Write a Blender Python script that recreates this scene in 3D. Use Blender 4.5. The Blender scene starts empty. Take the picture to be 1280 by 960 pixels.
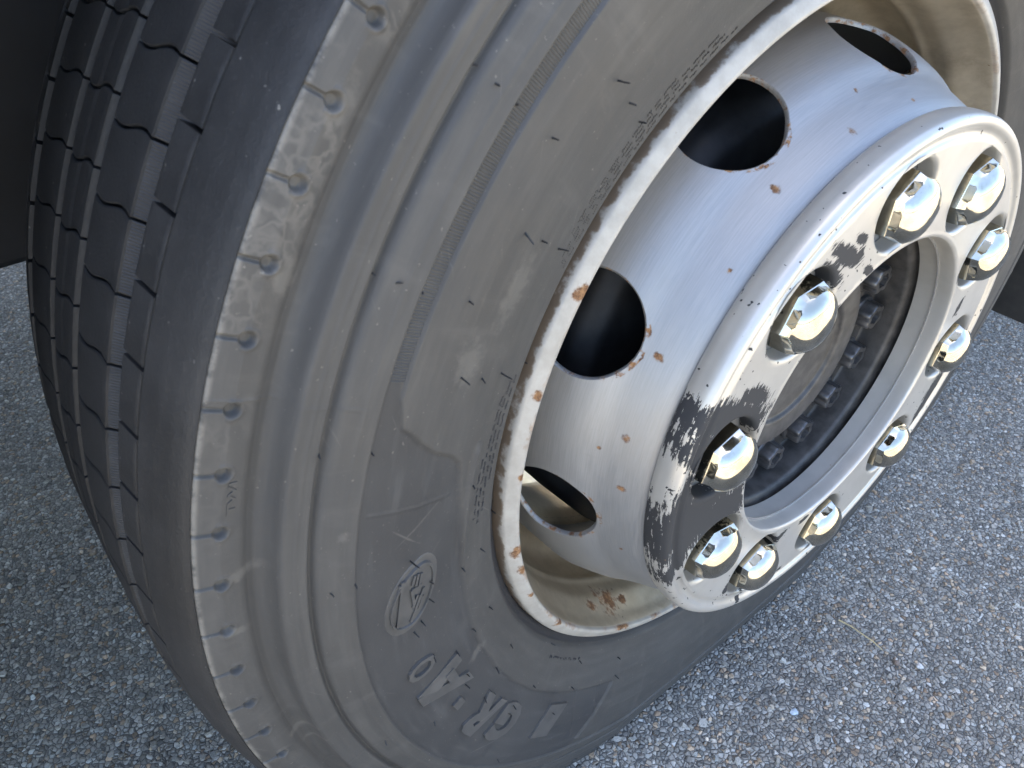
import bpy, bmesh, math, random
import numpy as np
from mathutils import Vector, Matrix, Euler

random.seed(7)
rng = np.random.default_rng(7)
S = bpy.context.scene
COL = S.collection
R = math.radians
HUBZ = 0.472                      # height of the wheel centre above the ground

# ---------------------------------------------------------------- camera
cam_d = bpy.data.cameras.new("camera")
cam = bpy.data.objects.new("camera", cam_d)
COL.objects.link(cam)
rx = Vector((0.62667021, 0.77928457, 0.0))
dn = Vector((0.48905358, -0.39327778, -0.77856226))
fw = Vector((-0.60672156, 0.48790177, -0.62756738))
M = Matrix.Identity(4)
for i in range(3):
    M[i][0] = rx[i]; M[i][1] = -dn[i]; M[i][2] = -fw[i]
M.translation = Vector((0.26746537, -0.50554115, 0.39103742 + HUBZ))
cam.matrix_world = M
cam_d.sensor_width = 36.0
cam_d.lens = 36.0 * 974.8757 / 1280.0
cam_d.clip_start = 0.02
cam_d.clip_end = 3000
cam_d.dof.use_dof = True
cam_d.dof.focus_distance = 0.72
cam_d.dof.aperture_fstop = 20.0
S.camera = cam

# ---------------------------------------------------------------- sky, sun, exposure
SUN_EL, SUN_AZ = 76.0, 262.0      # the sun stands behind the vehicle; wheel and ground lie in its shade
w = bpy.data.worlds.new("World"); S.world = w; w.use_nodes = True
nt = w.node_tree; nt.nodes.clear()
sky = nt.nodes.new("ShaderNodeTexSky"); sky.sky_type = 'NISHITA'; sky.sun_disc = False
sky.sun_elevation = R(SUN_EL); sky.sun_rotation = R(SUN_AZ)
sky.air_density = 1.0; sky.dust_density = 2.0; sky.ozone_density = 1.0
bg = nt.nodes.new("ShaderNodeBackground"); bg.inputs["Strength"].default_value = 0.062
wo = nt.nodes.new("ShaderNodeOutputWorld")
nt.links.new(sky.outputs[0], bg.inputs[0]); nt.links.new(bg.outputs[0], wo.inputs[0])
sd = bpy.data.lights.new("sun", 'SUN'); sd.energy = 4.5; sd.angle = R(0.5); sd.color = (1.0, 0.92, 0.78)
so = bpy.data.objects.new("sun", sd); COL.objects.link(so)
az, el = R(SUN_AZ), R(SUN_EL)
sdir = Vector((math.sin(az)*math.cos(el), math.cos(az)*math.cos(el), math.sin(el)))   # towards the sun
so.rotation_euler = sdir.to_track_quat('Z', 'Y').to_euler()
vs = S.view_settings
vs.view_transform = 'Standard'; vs.look = 'None'; vs.gamma = 1.0; vs.use_curve_mapping = False
vs.exposure = 3.75

# ================================================================ node helper
class N:
    def __init__(s, name):
        s.m = bpy.data.materials.new(name); s.m.use_nodes = True
        s.t = s.m.node_tree; s.t.nodes.clear()
        s.out = s.t.nodes.new("ShaderNodeOutputMaterial")
        s.b = s.t.nodes.new("ShaderNodeBsdfPrincipled")
        s.t.links.new(s.b.outputs[0], s.out.inputs[0])
        s._obj = None
    def new(s, ty, **k):
        n = s.t.nodes.new(ty)
        for a, v in k.items(): setattr(n, a, v)
        return n
    def put(s, sock, v):
        if hasattr(v, 'is_output') or isinstance(v, bpy.types.NodeSocket): s.t.links.new(v, sock)
        elif isinstance(v, (tuple, list)):
            v = tuple(v)
            if len(sock.default_value) == 4 and len(v) == 3: v = v + (1,)
            sock.default_value = v
        else: sock.default_value = v
    def math(s, op, a, b=None, c=None, clamp=False):
        n = s.new("ShaderNodeMath", operation=op, use_clamp=clamp)
        for i, v in enumerate((a, b, c)):
            if v is not None: s.put(n.inputs[i], v)
        return n.outputs[0]
    def vmath(s, op, a, b=None, out=0):
        n = s.new("ShaderNodeVectorMath", operation=op)
        s.put(n.inputs[0], a)
        if b is not None: s.put(n.inputs[1], b)
        return n.outputs[out]
    def obj(s):
        if s._obj is None: s._obj = s.new("ShaderNodeTexCoord").outputs["Object"]
        return s._obj
    def sep(s, v):
        n = s.new("ShaderNodeSeparateXYZ"); s.put(n.inputs[0], v); return n.outputs
    def comb(s, x, y, z):
        n = s.new("ShaderNodeCombineXYZ")
        for i, v in enumerate((x, y, z)): s.put(n.inputs[i], v)
        return n.outputs[0]
    def polar(s):
        """x along the axle, r, and the angle from straight up (towards the front), plus a (x, r, arc) vector"""
        x, y, z = s.sep(s.obj())[:3]
        r = s.math('SQRT', s.math('ADD', s.math('MULTIPLY', y, y), s.math('MULTIPLY', z, z)))
        a = s.math('ARCTAN2', s.math('MULTIPLY', y, -1.0), z)
        return x, r, a
    def noise(s, vec, scale, detail=4, rough=0.55, dist=0.0, out="Fac", lac=2.0):
        n = s.new("ShaderNodeTexNoise"); n.noise_dimensions = '3D'
        s.put(n.inputs["Vector"], vec); s.put(n.inputs["Scale"], scale)
        n.inputs["Detail"].default_value = detail; n.inputs["Roughness"].default_value = rough
        n.inputs["Distortion"].default_value = dist; n.inputs["Lacunarity"].default_value = lac
        return n.outputs[out]
    def voro(s, vec, scale, feature='F1', out="Distance", rnd=1.0):
        n = s.new("ShaderNodeTexVoronoi", feature=feature)
        s.put(n.inputs["Vector"], vec); s.put(n.inputs["Scale"], scale)
        n.inputs["Randomness"].default_value = rnd
        return n.outputs[out]
    def ramp(s, v, a, b, lo=0.0, hi=1.0, smooth=True):
        n = s.new("ShaderNodeMapRange"); n.interpolation_type = 'SMOOTHSTEP' if smooth else 'LINEAR'
        s.put(n.inputs[0], v); s.put(n.inputs[1], a); s.put(n.inputs[2], b); s.put(n.inputs[3], lo); s.put(n.inputs[4], hi)
        return n.outputs[0]
    def mix(s, f, a, b, blend='MIX'):
        n = s.new("ShaderNodeMix", data_type='RGBA', blend_type=blend)
        s.put(n.inputs[0], f); s.put(n.inputs[6], a); s.put(n.inputs[7], b)
        return n.outputs[2]
    def cramp(s, v, stops, const=False):
        n = s.new("ShaderNodeValToRGB"); e = n.color_ramp.elements
        if const: n.color_ramp.interpolation = 'CONSTANT'
        while len(e) < len(stops): e.new(0.5)
        for k, (p, c) in enumerate(stops): e[k].position = p; e[k].color = tuple(c) + (1,)
        s.put(n.inputs[0], v); return n.outputs[0]
    def attr(s, name, out="Fac"):
        n = s.new("ShaderNodeAttribute", attribute_name=name); return n.outputs[out]
    def bump(s, h, strength=0.3, dist=0.002, normal=None):
        n = s.new("ShaderNodeBump"); n.inputs["Strength"].default_value = strength; n.inputs["Distance"].default_value = dist
        s.put(n.inputs["Height"], h)
        if normal is not None: s.put(n.inputs["Normal"], normal)
        return n.outputs[0]
    def set(s, **k):
        for a, v in k.items(): s.put(s.b.inputs[a.replace('_', ' ')], v)
        return s.m

# ================================================================ mesh helpers
def mesh(name, V, F, mat=None, smooth=True, sharp=None, attrs=None):
    me = bpy.data.meshes.new(name)
    V = np.asarray(V, dtype=np.float64)
    if isinstance(F, np.ndarray):
        F = F.tolist()
    me.from_pydata(V.tolist(), [], F)
    if attrs:
        for an, av in attrs.items():
            at = me.attributes.new(an, 'FLOAT', 'POINT'); at.data.foreach_set('value', np.asarray(av, dtype=np.float32))
    if mat: me.materials.append(mat)
    me.polygons.foreach_set('use_smooth', [smooth]*len(me.polygons))
    me.update()
    if smooth and sharp is not None: me.set_sharp_from_angle(angle=R(sharp))
    return me
def link(name, me, parent=None, mat=None):
    o = bpy.data.objects.new(name, me); COL.objects.link(o)
    if parent is not None: o.parent = parent
    return o
def bm_mesh(name, bm, mat=None, smooth=True, sharp=35, weld=None, fix=True):
    if weld: bmesh.ops.remove_doubles(bm, verts=bm.verts, dist=weld)
    if fix: bmesh.ops.recalc_face_normals(bm, faces=bm.faces)
    me = bpy.data.meshes.new(name); bm.to_mesh(me); bm.free()
    if mat: me.materials.append(mat)
    me.polygons.foreach_set('use_smooth', [smooth]*len(me.polygons))
    me.update()
    if smooth and sharp is not None: me.set_sharp_from_angle(angle=R(sharp))
    return me
def grid_faces(nu, nv, closed_u=False, flip=False):
    i = np.arange(nu if closed_u else nu-1); j = np.arange(nv-1)
    I, J = np.meshgrid(i, j, indexing='ij'); I2 = (I+1) % nu
    F = np.stack([I*nv+J, I2*nv+J, I2*nv+J+1, I*nv+J+1], -1).reshape(-1, 4)
    return F[:, ::-1] if flip else F
def tag(o, label=None, cat=None, group=None, kind=None):
    if label: o["label"] = label
    if cat: o["category"] = cat
    if group: o["group"] = group
    if kind: o["kind"] = kind
    return o
def wp(x, r, a):
    """axle x, radius, angle in degrees from straight up towards the front -> wheel-frame point"""
    a = np.radians(a)
    return np.stack(np.broadcast_arrays(x, -r*np.sin(a), r*np.cos(a)), -1)
def sstep(a, b, x):
    t = np.clip((x-a)/(b-a), 0, 1); return t*t*(3-2*t)
def sag(P):
    """flatten the tyre where it bears on the ground"""
    P = np.array(P, dtype=float); shp = P.shape; P = P.reshape(-1, 3)
    r = np.hypot(P[:, 1], P[:, 2]) + 1e-9; cb = -P[:, 2]/r
    e = np.maximum(0, 0.5065*cb-(HUBZ-0.001)); s = sstep(0.315, 0.485, r)
    P[:, 2] += e*s
    P[:, 2] = np.where(r > 0.46, np.maximum(P[:, 2], -(HUBZ-0.0005)), P[:, 2])
    near = sstep(62, 22, np.degrees(np.arccos(np.clip(cb, -1, 1))))
    P[:, 0] += np.where(P[:, 0] > -0.128, 1, -1)*-0.0040*near*4*s*(1-s)
    return P.reshape(shp)
def revolve(name, prof, mat, n=256, sharp=35, closed=False, parent=None, dosag=False, a0=0):
    """prof: list of (x, r)"""
    prof = list(prof)
    if closed: prof = prof+[prof[0]]
    prof = np.array(prof, float); m = len(prof)
    al = np.arange(n)*360.0/n+a0
    V = wp(prof[None, :, 0], prof[None, :, 1], al[:, None])
    if dosag: V = sag(V)
    V = V.reshape(-1, 3)
    F = grid_faces(n, m, True)
    me = mesh(name, V, F, mat, True, sharp)
    return link(name, me, parent)
def fillet(pts, r=0.002, seg=4):
    """round the inner corners of an open polyline"""
    pts = [np.array(p, float) for p in pts]; out = [pts[0]]
    for a, b, c in zip(pts[:-2], pts[1:-1], pts[2:]):
        la, lc = np.linalg.norm(a-b), np.linalg.norm(c-b); d = min(r, la*.45, lc*.45)
        p, q = b+(a-b)/la*d, b+(c-b)/lc*d
        for k in range(seg+1):
            t = k/seg; out.append((1-t)**2*p+2*t*(1-t)*b+t*t*q)
    out.append(pts[-1]); return [tuple(p) for p in out]

# ================================================================ materials
def mat_asphalt():
    n = N("asphalt")
    o = n.obj()
    c1 = n.voro(o, 190, 'F1', "Color"); d1 = n.voro(o, 190, 'DISTANCE_TO_EDGE')
    h1 = n.sep(c1)
    grey = n.cramp(h1[0], [(0.0, (.16, .148, .128)), (.35, (.25, .233, .204)), (.7, (.34, .319, .281)), (.93, (.45, .427, .38)), (1, (.58, .555, .50))])
    tint = n.cramp(h1[1], [(0, (1, 1, 1)), (.55, (1, .99, .97)), (.7, (.97, 1.0, 1.02)), (.84, (.95, 1.0, 1.04)), (.92, (1.2, 1.0, .78)), (1, (1.25, .95, .72))])
    c = n.mix(1.0, grey, tint, 'MULTIPLY')
    gap = n.ramp(d1, 0.0, 0.12)
    c = n.mix(gap, (.07, .068, .065), c)
    big = n.noise(o, 3.2, 4, .6)
    c = n.mix(1.0, c, n.cramp(big, [(.3, (.86, .86, .87)), (.7, (1.1, 1.09, 1.07))]), 'MULTIPLY')
    fine = n.noise(o, 900, 3, .6)
    h = n.math('ADD', n.math('MULTIPLY', n.ramp(d1, 0, .3), n.math('ADD', .4, h1[2])), n.math('MULTIPLY', fine, .25))
    return n.set(Base_Color=c, Roughness=.8, Normal=n.bump(h, .9, .0028), Specular_IOR_Level=.35)
def mat_chips():
    n = N("asphalt_stone")
    v = n.attr("tone"); t = n.attr("tint")
    grey = n.cramp(v, [(0.0, (.15, .139, .121)), (.4, (.26, .243, .213)), (.75, (.365, .343, .302)), (.92, (.48, .455, .405)), (1, (.66, .635, .57))])
    tint = n.cramp(t, [(0, (1, 1, 1)), (.5, (1.02, 1.0, .96)), (.66, (.97, 1.0, 1.02)), (.84, (.95, 1.0, 1.04)), (.92, (1.2, 1.0, .78)), (1, (1.25, .95, .72))])
    c = n.mix(1.0, grey, tint, 'MULTIPLY')
    f = n.noise(n.obj(), 700, 3, .6)
    c = n.mix(1.0, c, n.cramp(f, [(.3, (.7, .7, .7)), (.7, (1.2, 1.2, 1.2))]), 'MULTIPLY')
    return n.set(Base_Color=c, Roughness=n.ramp(f, .3, .7, .35, .75), Normal=n.bump(f, .4, .001))
def mat_sidewall():
    n = N("dusty_sidewall_rubber")
    x, r, a = n.polar(); o = n.obj()
    arc = n.math('MULTIPLY', a, .43)
    pv = n.comb(n.math('MULTIPLY', r, 1.0), n.math('MULTIPLY', arc, .12), x)       # stretched along the tread
    rv = n.comb(n.math('MULTIPLY', r, .16), arc, x)                                # stretched across it
    flat = n.comb(r, arc, 0.0)
    streak = n.noise(pv, 130, 5, .6); rad = n.noise(rv, 60, 4, .55, .5); blot = n.noise(o, 14, 5, .6)
    clean = n.attr("clean")
    base = n.mix(blot, (.036, .035, .033), (.049, .0473, .0445))
    base = n.mix(n.ramp(streak, .38, .9), base, (.063, .0605, .056))
    base = n.mix(n.math('MULTIPLY', n.ramp(rad, .55, .75), .3), base, (.08, .076, .07))
    # dried water marks on the shoulder band: a net of paler lines round darker cells
    wob = n.noise(flat, 60, 3, .6, out="Color")
    wv = n.vmath('ADD', flat, n.vmath('SCALE', wob, None)) if False else n.vmath('ADD', flat, n.vmath('MULTIPLY', wob, (.022, .022, .0)))
    ed = n.voro(wv, 125, 'DISTANCE_TO_EDGE')
    net = n.math('MULTIPLY', n.ramp(ed, .22, .0), n.ramp(n.noise(flat, 30, 3, .6), .44, .62))
    band = n.math('MULTIPLY', n.ramp(r, .463, .472), n.ramp(a, 1.35, .95))
    net = n.math('MULTIPLY', net, n.math('ADD', .15, n.math('MULTIPLY', band, .85)))
    net = n.math('MULTIPLY', net, n.ramp(r, .462, .47))
    base = n.mix(n.math('MULTIPLY', net, .5), base, (.108, .10, .088))
    base = n.mix(n.ramp(n.math('ADD', r, n.math('MULTIPLY', n.math('SUBTRACT', streak, .5), .0015)), .3072, .3062), base, (.028, .028, .030))
    # washed, bluish moulded field that carries the lettering
    cl = n.mix(n.ramp(blot, .3, .7), (.027, .0275, .0285), (.038, .038, .038))
    cl = n.mix(n.math('MULTIPLY', n.ramp(streak, .5, .75), .5), cl, (.06, .06, .059))
    base = n.mix(clean, base, cl)
    # dust smears and scuffs that lie in particular places: (r, angle, half size in r, half size along the tread, turn)
    sm = None
    for (pr, pa, la, sa, d) in [(.468, 79.2, .013, .0045, 8), (.474, 83.9, .009, .0035, -5), (.462, 97.6, .013, .0035, 20), (.458, 99.6, .010, .0022, 22), (.372, 64.0, .012, .022, 10), (.358, 58.0, .010, .03, 0),
                                (.424, 77.2, .004, .0045, 0), (.377, 79.0, .020, .0010, 35), (.386, 79.8, .016, .0008, -48), (.370, 84.5, .022, .0009, 50), (.345, 106.0, .012, .007, 15), (.470, 60.5, .008, .010, 0), (.475, 52, .006, .014, 0)]:
        q = n.vmath('SUBTRACT', flat, (pr, R(pa)*.43, 0)); ca, sn = math.cos(R(d)), math.sin(R(d))
        u = n.vmath('DOT_PRODUCT', q, (ca/la, sn/la, 0), out=1); v = n.vmath('DOT_PRODUCT', q, (-sn/sa, ca/sa, 0), out=1)
        k = n.math('SQRT', n.math('ADD', n.math('MULTIPLY', u, u), n.math('MULTIPLY', v, v)))
        sm = k if sm is None else n.math('MINIMUM', sm, k)
    sm = n.math('ADD', sm, n.math('MULTIPLY', n.math('SUBTRACT', n.noise(flat, 150, 5, .7), .5), 2.2))
    base = n.mix(n.ramp(sm, 1.05, .2, 0, .38), base, (.125, .117, .103))
    # hard scuffed rim of the shoulder
    sc = n.math('MULTIPLY', n.ramp(r, .4868, .4895), n.ramp(n.noise(flat, 120, 4, .7), .35, .6))
    base = n.mix(n.math('MULTIPLY', sc, .7), base, (.17, .158, .137))
    # thin random scratches
    s1 = n.noise(n.comb(n.math('ADD', r, n.math('MULTIPLY', arc, .6)), n.math('MULTIPLY', n.math('SUBTRACT', arc, n.math('MULTIPLY', r, .6)), .03), 0.0), 420, 2, .5)
    base = n.mix(n.math('MULTIPLY', n.ramp(s1, .70, .78), .35), base, (.13, .123, .112))
    speck = n.noise(o, 420, 2, .5)
    base = n.mix(n.math('MULTIPLY', n.ramp(speck, .70, .78), .5), base, (.19, .175, .15))
    h = n.math('ADD', n.math('MULTIPLY', streak, .5), n.math('MULTIPLY', n.noise(o, 600, 3, .6), .5))
    return n.set(Base_Color=base, Roughness=n.ramp(blot, .3, .7, .55, .72), Specular_IOR_Level=.38, Normal=n.bump(h, .22, .0009))
def mat_tread():
    n = N("worn_tread_rubber")
    o = n.obj(); blot = n.noise(o, 18, 5, .65); fine = n.noise(o, 500, 4, .65); sp = n.noise(o, 330, 2, .5)
    c = n.mix(n.ramp(blot, .3, .7), (.0085, .0085, .0088), (.020, .0196, .0196))
    c = n.mix(n.math('MULTIPLY', n.ramp(fine, .55, .75), .5), c, (.036, .036, .036))
    c = n.mix(n.math('MULTIPLY', n.ramp(sp, .73, .79), .7), c, (.2, .19, .17))
    return n.set(Base_Color=c, Roughness=.62, Normal=n.bump(n.math('ADD', fine, n.math('MULTIPLY', blot, .4)), .35, .0009))
def mat_plain(name, col, rough=.5, metal=0.0, noise_amt=.25, scale=60, bump=.1):
    n = N(name); f = n.noise(n.obj(), scale, 5, .6)
    lo = tuple(max(0, c*(1-noise_amt)) for c in col); hi = tuple(min(1, c*(1+noise_amt)) for c in col)
    return n.set(Base_Color=n.mix(n.ramp(f, .3, .7), lo, hi), Roughness=rough, Metallic=metal, Normal=n.bump(f, bump, .001))
def rust_layer(n, base, metal, rough, spots, amount=1.0, extra=None):
    """small rust freckles plus hand-placed ones (y, z, x centre, radius)"""
    o = n.obj()
    f = n.noise(o, 95, 4, .65); g = n.noise(o, 240, 5, .7)
    m = n.math('MULTIPLY', n.ramp(f, .735, .765), amount)
    for (cx, cy, cz, rad) in spots:
        d = n.vmath('DISTANCE', o, (cx, cy, cz), out=1)
        wob = n.math('ADD', n.math('MULTIPLY', n.math('SUBTRACT', g, .5), 1.8), n.math('MULTIPLY', n.math('SUBTRACT', n.noise(o, 130, 2, .5), .5), 2.4))
        d = n.math('ADD', n.math('DIVIDE', d, rad), wob)
        m = n.math('MAXIMUM', m, n.ramp(d, 1.05, .35))
    if extra is not None: m = n.math('MAXIMUM', m, extra)
    rc = n.mix(n.ramp(g, .35, .65), (.075, .032, .013), (.26, .135, .055))
    n.set(Base_Color=n.mix(m, base, rc), Metallic=n.math('MULTIPLY', n.math('SUBTRACT', 1.0, m), metal),
          Roughness=n.mix(m, (rough,)*3 if not hasattr(rough, 'links') else rough, (.85,)*3))
    return m
def mat_disc():
    n = N("brushed_silver_wheel_paint")
    x, r, a = n.polar()
    br = n.noise(n.comb(n.math('MULTIPLY', x, 3.0), n.math('MULTIPLY', a, .02), 0.0), 420, 3, .6)
    br2 = n.noise(n.comb(n.math('MULTIPLY', x, .25), n.math('MULTIPLY', a, .3), 0.0), 300, 3, .6)
    blot = n.noise(n.obj(), 12, 5, .6)
    c = n.mix(n.ramp(br, .3, .7), (.24, .241, .24), (.29, .29, .287))
    c = n.mix(n.math('MULTIPLY', n.ramp(br2, .6, .8), .25), c, (.22, .22, .215))
    c = n.mix(n.math('MULTIPLY', n.ramp(blot, .5, .75), .45), c, (.25, .243, .23))
    # hole rims rust: distance to the ten hole centres through the fold of the angle
    fold = n.math('PINGPONG', n.math('ADD', a, -R(DISC_A0)+20*math.pi), R(18))
    fold = n.math('MULTIPLY', fold, .245)
    dx = n.math('SUBTRACT', x, DISC_HX)
    dh = n.math('SQRT', n.math('ADD', n.math('POWER', fold, 2.0), n.math('POWER', n.math('MULTIPLY', dx, 1.03), 2.0)))
    g = n.noise(n.obj(), 150, 4, .65)
    ex = n.ramp(n.math('SUBTRACT', dh, n.math('MULTIPLY', n.math('SUBTRACT', n.noise(n.obj(), 55, 4, .7), .56), .006)), .0369, .0363)
    pts = [(.0255, 62, .2225, .0035), (.028, 30.5, .222, .003), (.036, 45, .218, .002), (.033, 14, .219, .0035), (.027, 77, .223, .004), (.031, 88, .221, .0032), (.03, 106, .2205, .002), (-.035, 47, .25, .002), (.012, 81, .23, .0018), (.035, -3, .218, .003), (.015, 6, .229, .0022)]
    sp = [(px, -pr*math.sin(R(pa)), pr*math.cos(R(pa)), rad) for px, pa, pr, rad in pts]
    rough = n.ramp(br, .3, .7, .45, .55)
    rust_layer(n, c, .6, rough, sp, .0, n.math('MULTIPLY', ex, n.ramp(g, .48, .60)))
    n.set(Normal=n.bump(n.math('ADD', br, n.math('MULTIPLY', blot, .5)), .06, .0006))
    return n.m
def mat_rim():
    n = N("rust_edged_white_rim_paint")
    x, r, a = n.polar(); o = n.obj()
    f = n.noise(o, 60, 5, .65); g = n.noise(o, 160, 4, .65); big = n.noise(o, 22, 4, .6)
    lip = n.mix(n.ramp(f, .3, .7), (.27, .252, .218), (.345, .325, .287))
    # the bead seat and well inside the rim: warm ground reflection put into the colour, brownish grime over it
    streak = n.noise(n.comb(n.math('MULTIPLY', x, .4), a, r), 26, 4, .6)
    well = n.mix(n.ramp(f, .3, .7), (.50, .43, .32), (.60, .525, .405))
    well = n.mix(n.math('MULTIPLY', n.ramp(n.noise(o, 38, 6, .7), .5, .75), .45), well, (.30, .235, .165))
    inside = n.ramp(x, .0022, -.0005)
    inside = n.math('MULTIPLY', inside, n.ramp(r, .2885, .2870))
    c = n.mix(inside, lip, well)
    dark = n.ramp(n.math('ADD', r, n.math('MULTIPLY', n.math('SUBTRACT', f, .5), .006)), .2980, .2989)
    dark = n.math('MULTIPLY', dark, n.math('SUBTRACT', 1.0, inside))
    c = n.mix(dark, c, (.115, .085, .058))
    ir = n.math('MULTIPLY', n.ramp(n.math('ADD', r, n.math('MULTIPLY', n.math('SUBTRACT', g, .5), .012)), .2905, .2885), n.ramp(big, .52, .66))
    lowhalf = n.ramp(a, 1.0, 2.1)
    ir = n.math('MULTIPLY', ir, n.math('ADD', .35, n.math('MULTIPLY', lowhalf, .65)))
    ir = n.math('MULTIPLY', ir, n.math('SUBTRACT', 1.0, inside))
    ir2 = n.math('MULTIPLY', n.ramp(g, .66, .72), n.ramp(big, .55, .68))
    cyl = []
    for (pa, pr, px, rad) in [(146, .280, -.024, .017), (140, .279, -.020, .008), (151, .279, -.022, .007), (57, .2905, .004, .006), (96, .291, .004, .006), (70, .291, .004, .004), (100.5, .289, .0045, .005), (108, .2895, .0045, .004), (122, .2895, .0045, .005), (82, .290, .0045, .003)]:
        cyl.append((px, -pr*math.sin(R(pa)), pr*math.cos(R(pa)), rad))
    ir = n.math('MAXIMUM', ir, ir2)
    rust_layer(n, c, n.math('MULTIPLY', inside, .75), n.ramp(inside, 0, 1, .45, .36), cyl, .3, ir)
    n.set(Normal=n.bump(n.math('ADD', f, g), .12, .001))
    return n.m
PEEL = [ # (y, z) on the ring's outer face, long half axis, short half axis, direction of the long axis in degrees
    (-.186, -.014, .034, .028, 80), (-.155, -.030, .030, .023, 170), (-.205, -.004, .040, .013, 82), (-.196, -.052, .022, .010, 70),
    (-.168, .066, .040, .0125, 156), (-.190, .050, .022, .012, 130), (-.146, .074, .016, .006, 150), (-.139, .052, .014, .004, 110),
    (-.134, .110, .011, .006, 130), (-.101, .141, .015, .006, 40), (-.104, .131, .013, .003, 55), (-.081, .152, .019, .0052, 148), (-.094, .143, .016, .005, 140), (-.069, .160, .007, .003, 150),
    (-.066, .147, .006, .004, 80), (.172, -.088, .022, .009, 70), (.164, -.104, .014, .006, 60), (-.046, .129, .006, .003, 150), (-.050, -.136, .011, .0028, 20), (-.012, -.138, .007, .0024, 5), (.12, .06, .009, .004, 60),
    (.150, .020, .008, .003, 70), (.155, .062, .007, .003, 80), (.163, .050, .005, .002, 50), (-.115, -.150, .007, .004, 60), (-.09, -.185, .006, .003, 60), (-.06, -.150, .006, .003, 60), (-.03, -.196, .005, .0025, 20)]
def mat_ring():
    n = N("peeling_polished_ring")
    x, r, a = n.polar(); o = n.obj()
    yz = n.vmath('MULTIPLY', o, (0, 1, 1))
    tang = n.comb(n.math('MULTIPLY', r, 2.6), n.math('MULTIPLY', a, .045), n.math('MULTIPLY', x, 1.4))
    g = n.noise(tang, 260, 5, .7, .2); g2 = n.noise(o, 210, 4, .65)
    jag = n.math('ADD', n.math('MULTIPLY', n.math('SUBTRACT', g, .5), 2.7), n.math('MULTIPLY', n.math('SUBTRACT', g2, .5), .9))
    m = None
    for kq, (y, z, la, sa, d) in enumerate(PEEL):
        if kq > 3: la, sa = la*1.1, sa*1.15
        ca, sn = math.cos(R(d)), math.sin(R(d))
        q = n.vmath('SUBTRACT', yz, (0, y, z))
        u = n.vmath('DOT_PRODUCT', q, (0, ca/la, sn/la), out=1); v = n.vmath('DOT_PRODUCT', q, (0, -sn/sa, ca/sa), out=1)
        d2 = n.math('SQRT', n.math('ADD', n.math('MULTIPLY', u, u), n.math('MULTIPLY', v, v)))
        m = d2 if m is None else n.math('MINIMUM', m, d2)
    e = n.math('ADD', n.math('MULTIPLY', m, .92), n.math('MULTIPLY', jag, .8))
    peel = n.ramp(e, 1.02, .97)
    # pin-head flakes, thickest near the bare patch
    fl = n.noise(o, 175, 2, .5)
    dens = n.ramp(m, 7.0, 1.0, 0.0, 1.0)
    edge = n.math('MULTIPLY', n.ramp(r, .196, .206), .02)
    th = n.math('SUBTRACT', .745, n.math('ADD', n.math('MULTIPLY', dens, .06), edge))
    peel = n.math('MAXIMUM', peel, n.ramp(n.math('SUBTRACT', fl, th), 0, .012))
    peel = n.math('MULTIPLY', peel, n.ramp(r, .1315, .1335))
    haze = n.noise(o, 25, 4, .6)
    c = n.mix(n.ramp(haze, .3, .7), (.405, .387, .352), (.465, .447, .408))
    c = n.mix(peel, c, (.035, .0355, .037))
    rst = n.ramp(n.noise(o, 120, 3, .6), .74, .76)
    c = n.mix(n.math('MULTIPLY', rst, .6), c, (.30, .18, .09))
    n.set(Base_Color=c, Metallic=n.math('MULTIPLY', n.math('SUBTRACT', 1.0, peel), .45), Roughness=n.mix(peel, (.33,)*3, (.62,)*3), Specular_IOR_Level=n.mix(peel, (.5,)*3, (.15,)*3),
          Normal=n.bump(n.math('ADD', n.math('MULTIPLY', n.math('SUBTRACT', 1.0, peel), 1.0), n.math('MULTIPLY', haze, .05)), .35, .0006))
    return n.m
def mat_chrome():
    n = N("pitted_chrome")
    o = n.vmath('ADD', n.obj(), n.comb(n.math('MULTIPLY', n.new("ShaderNodeObjectInfo").outputs["Random"], 7.0), 1.3, .4))
    f = n.noise(o, 260, 3, .6); g = n.noise(o, 60, 4, .6)
    c = n.mix(n.ramp(f, .70, .75), n.mix(n.ramp(g, .35, .65), (.38, .355, .29), (.52, .495, .42)), (.14, .11, .08))
    return n.set(Base_Color=c, Metallic=1.0, Roughness=n.ramp(g, .35, .7, .05, .14), Normal=n.bump(g, .10, .001))

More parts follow.
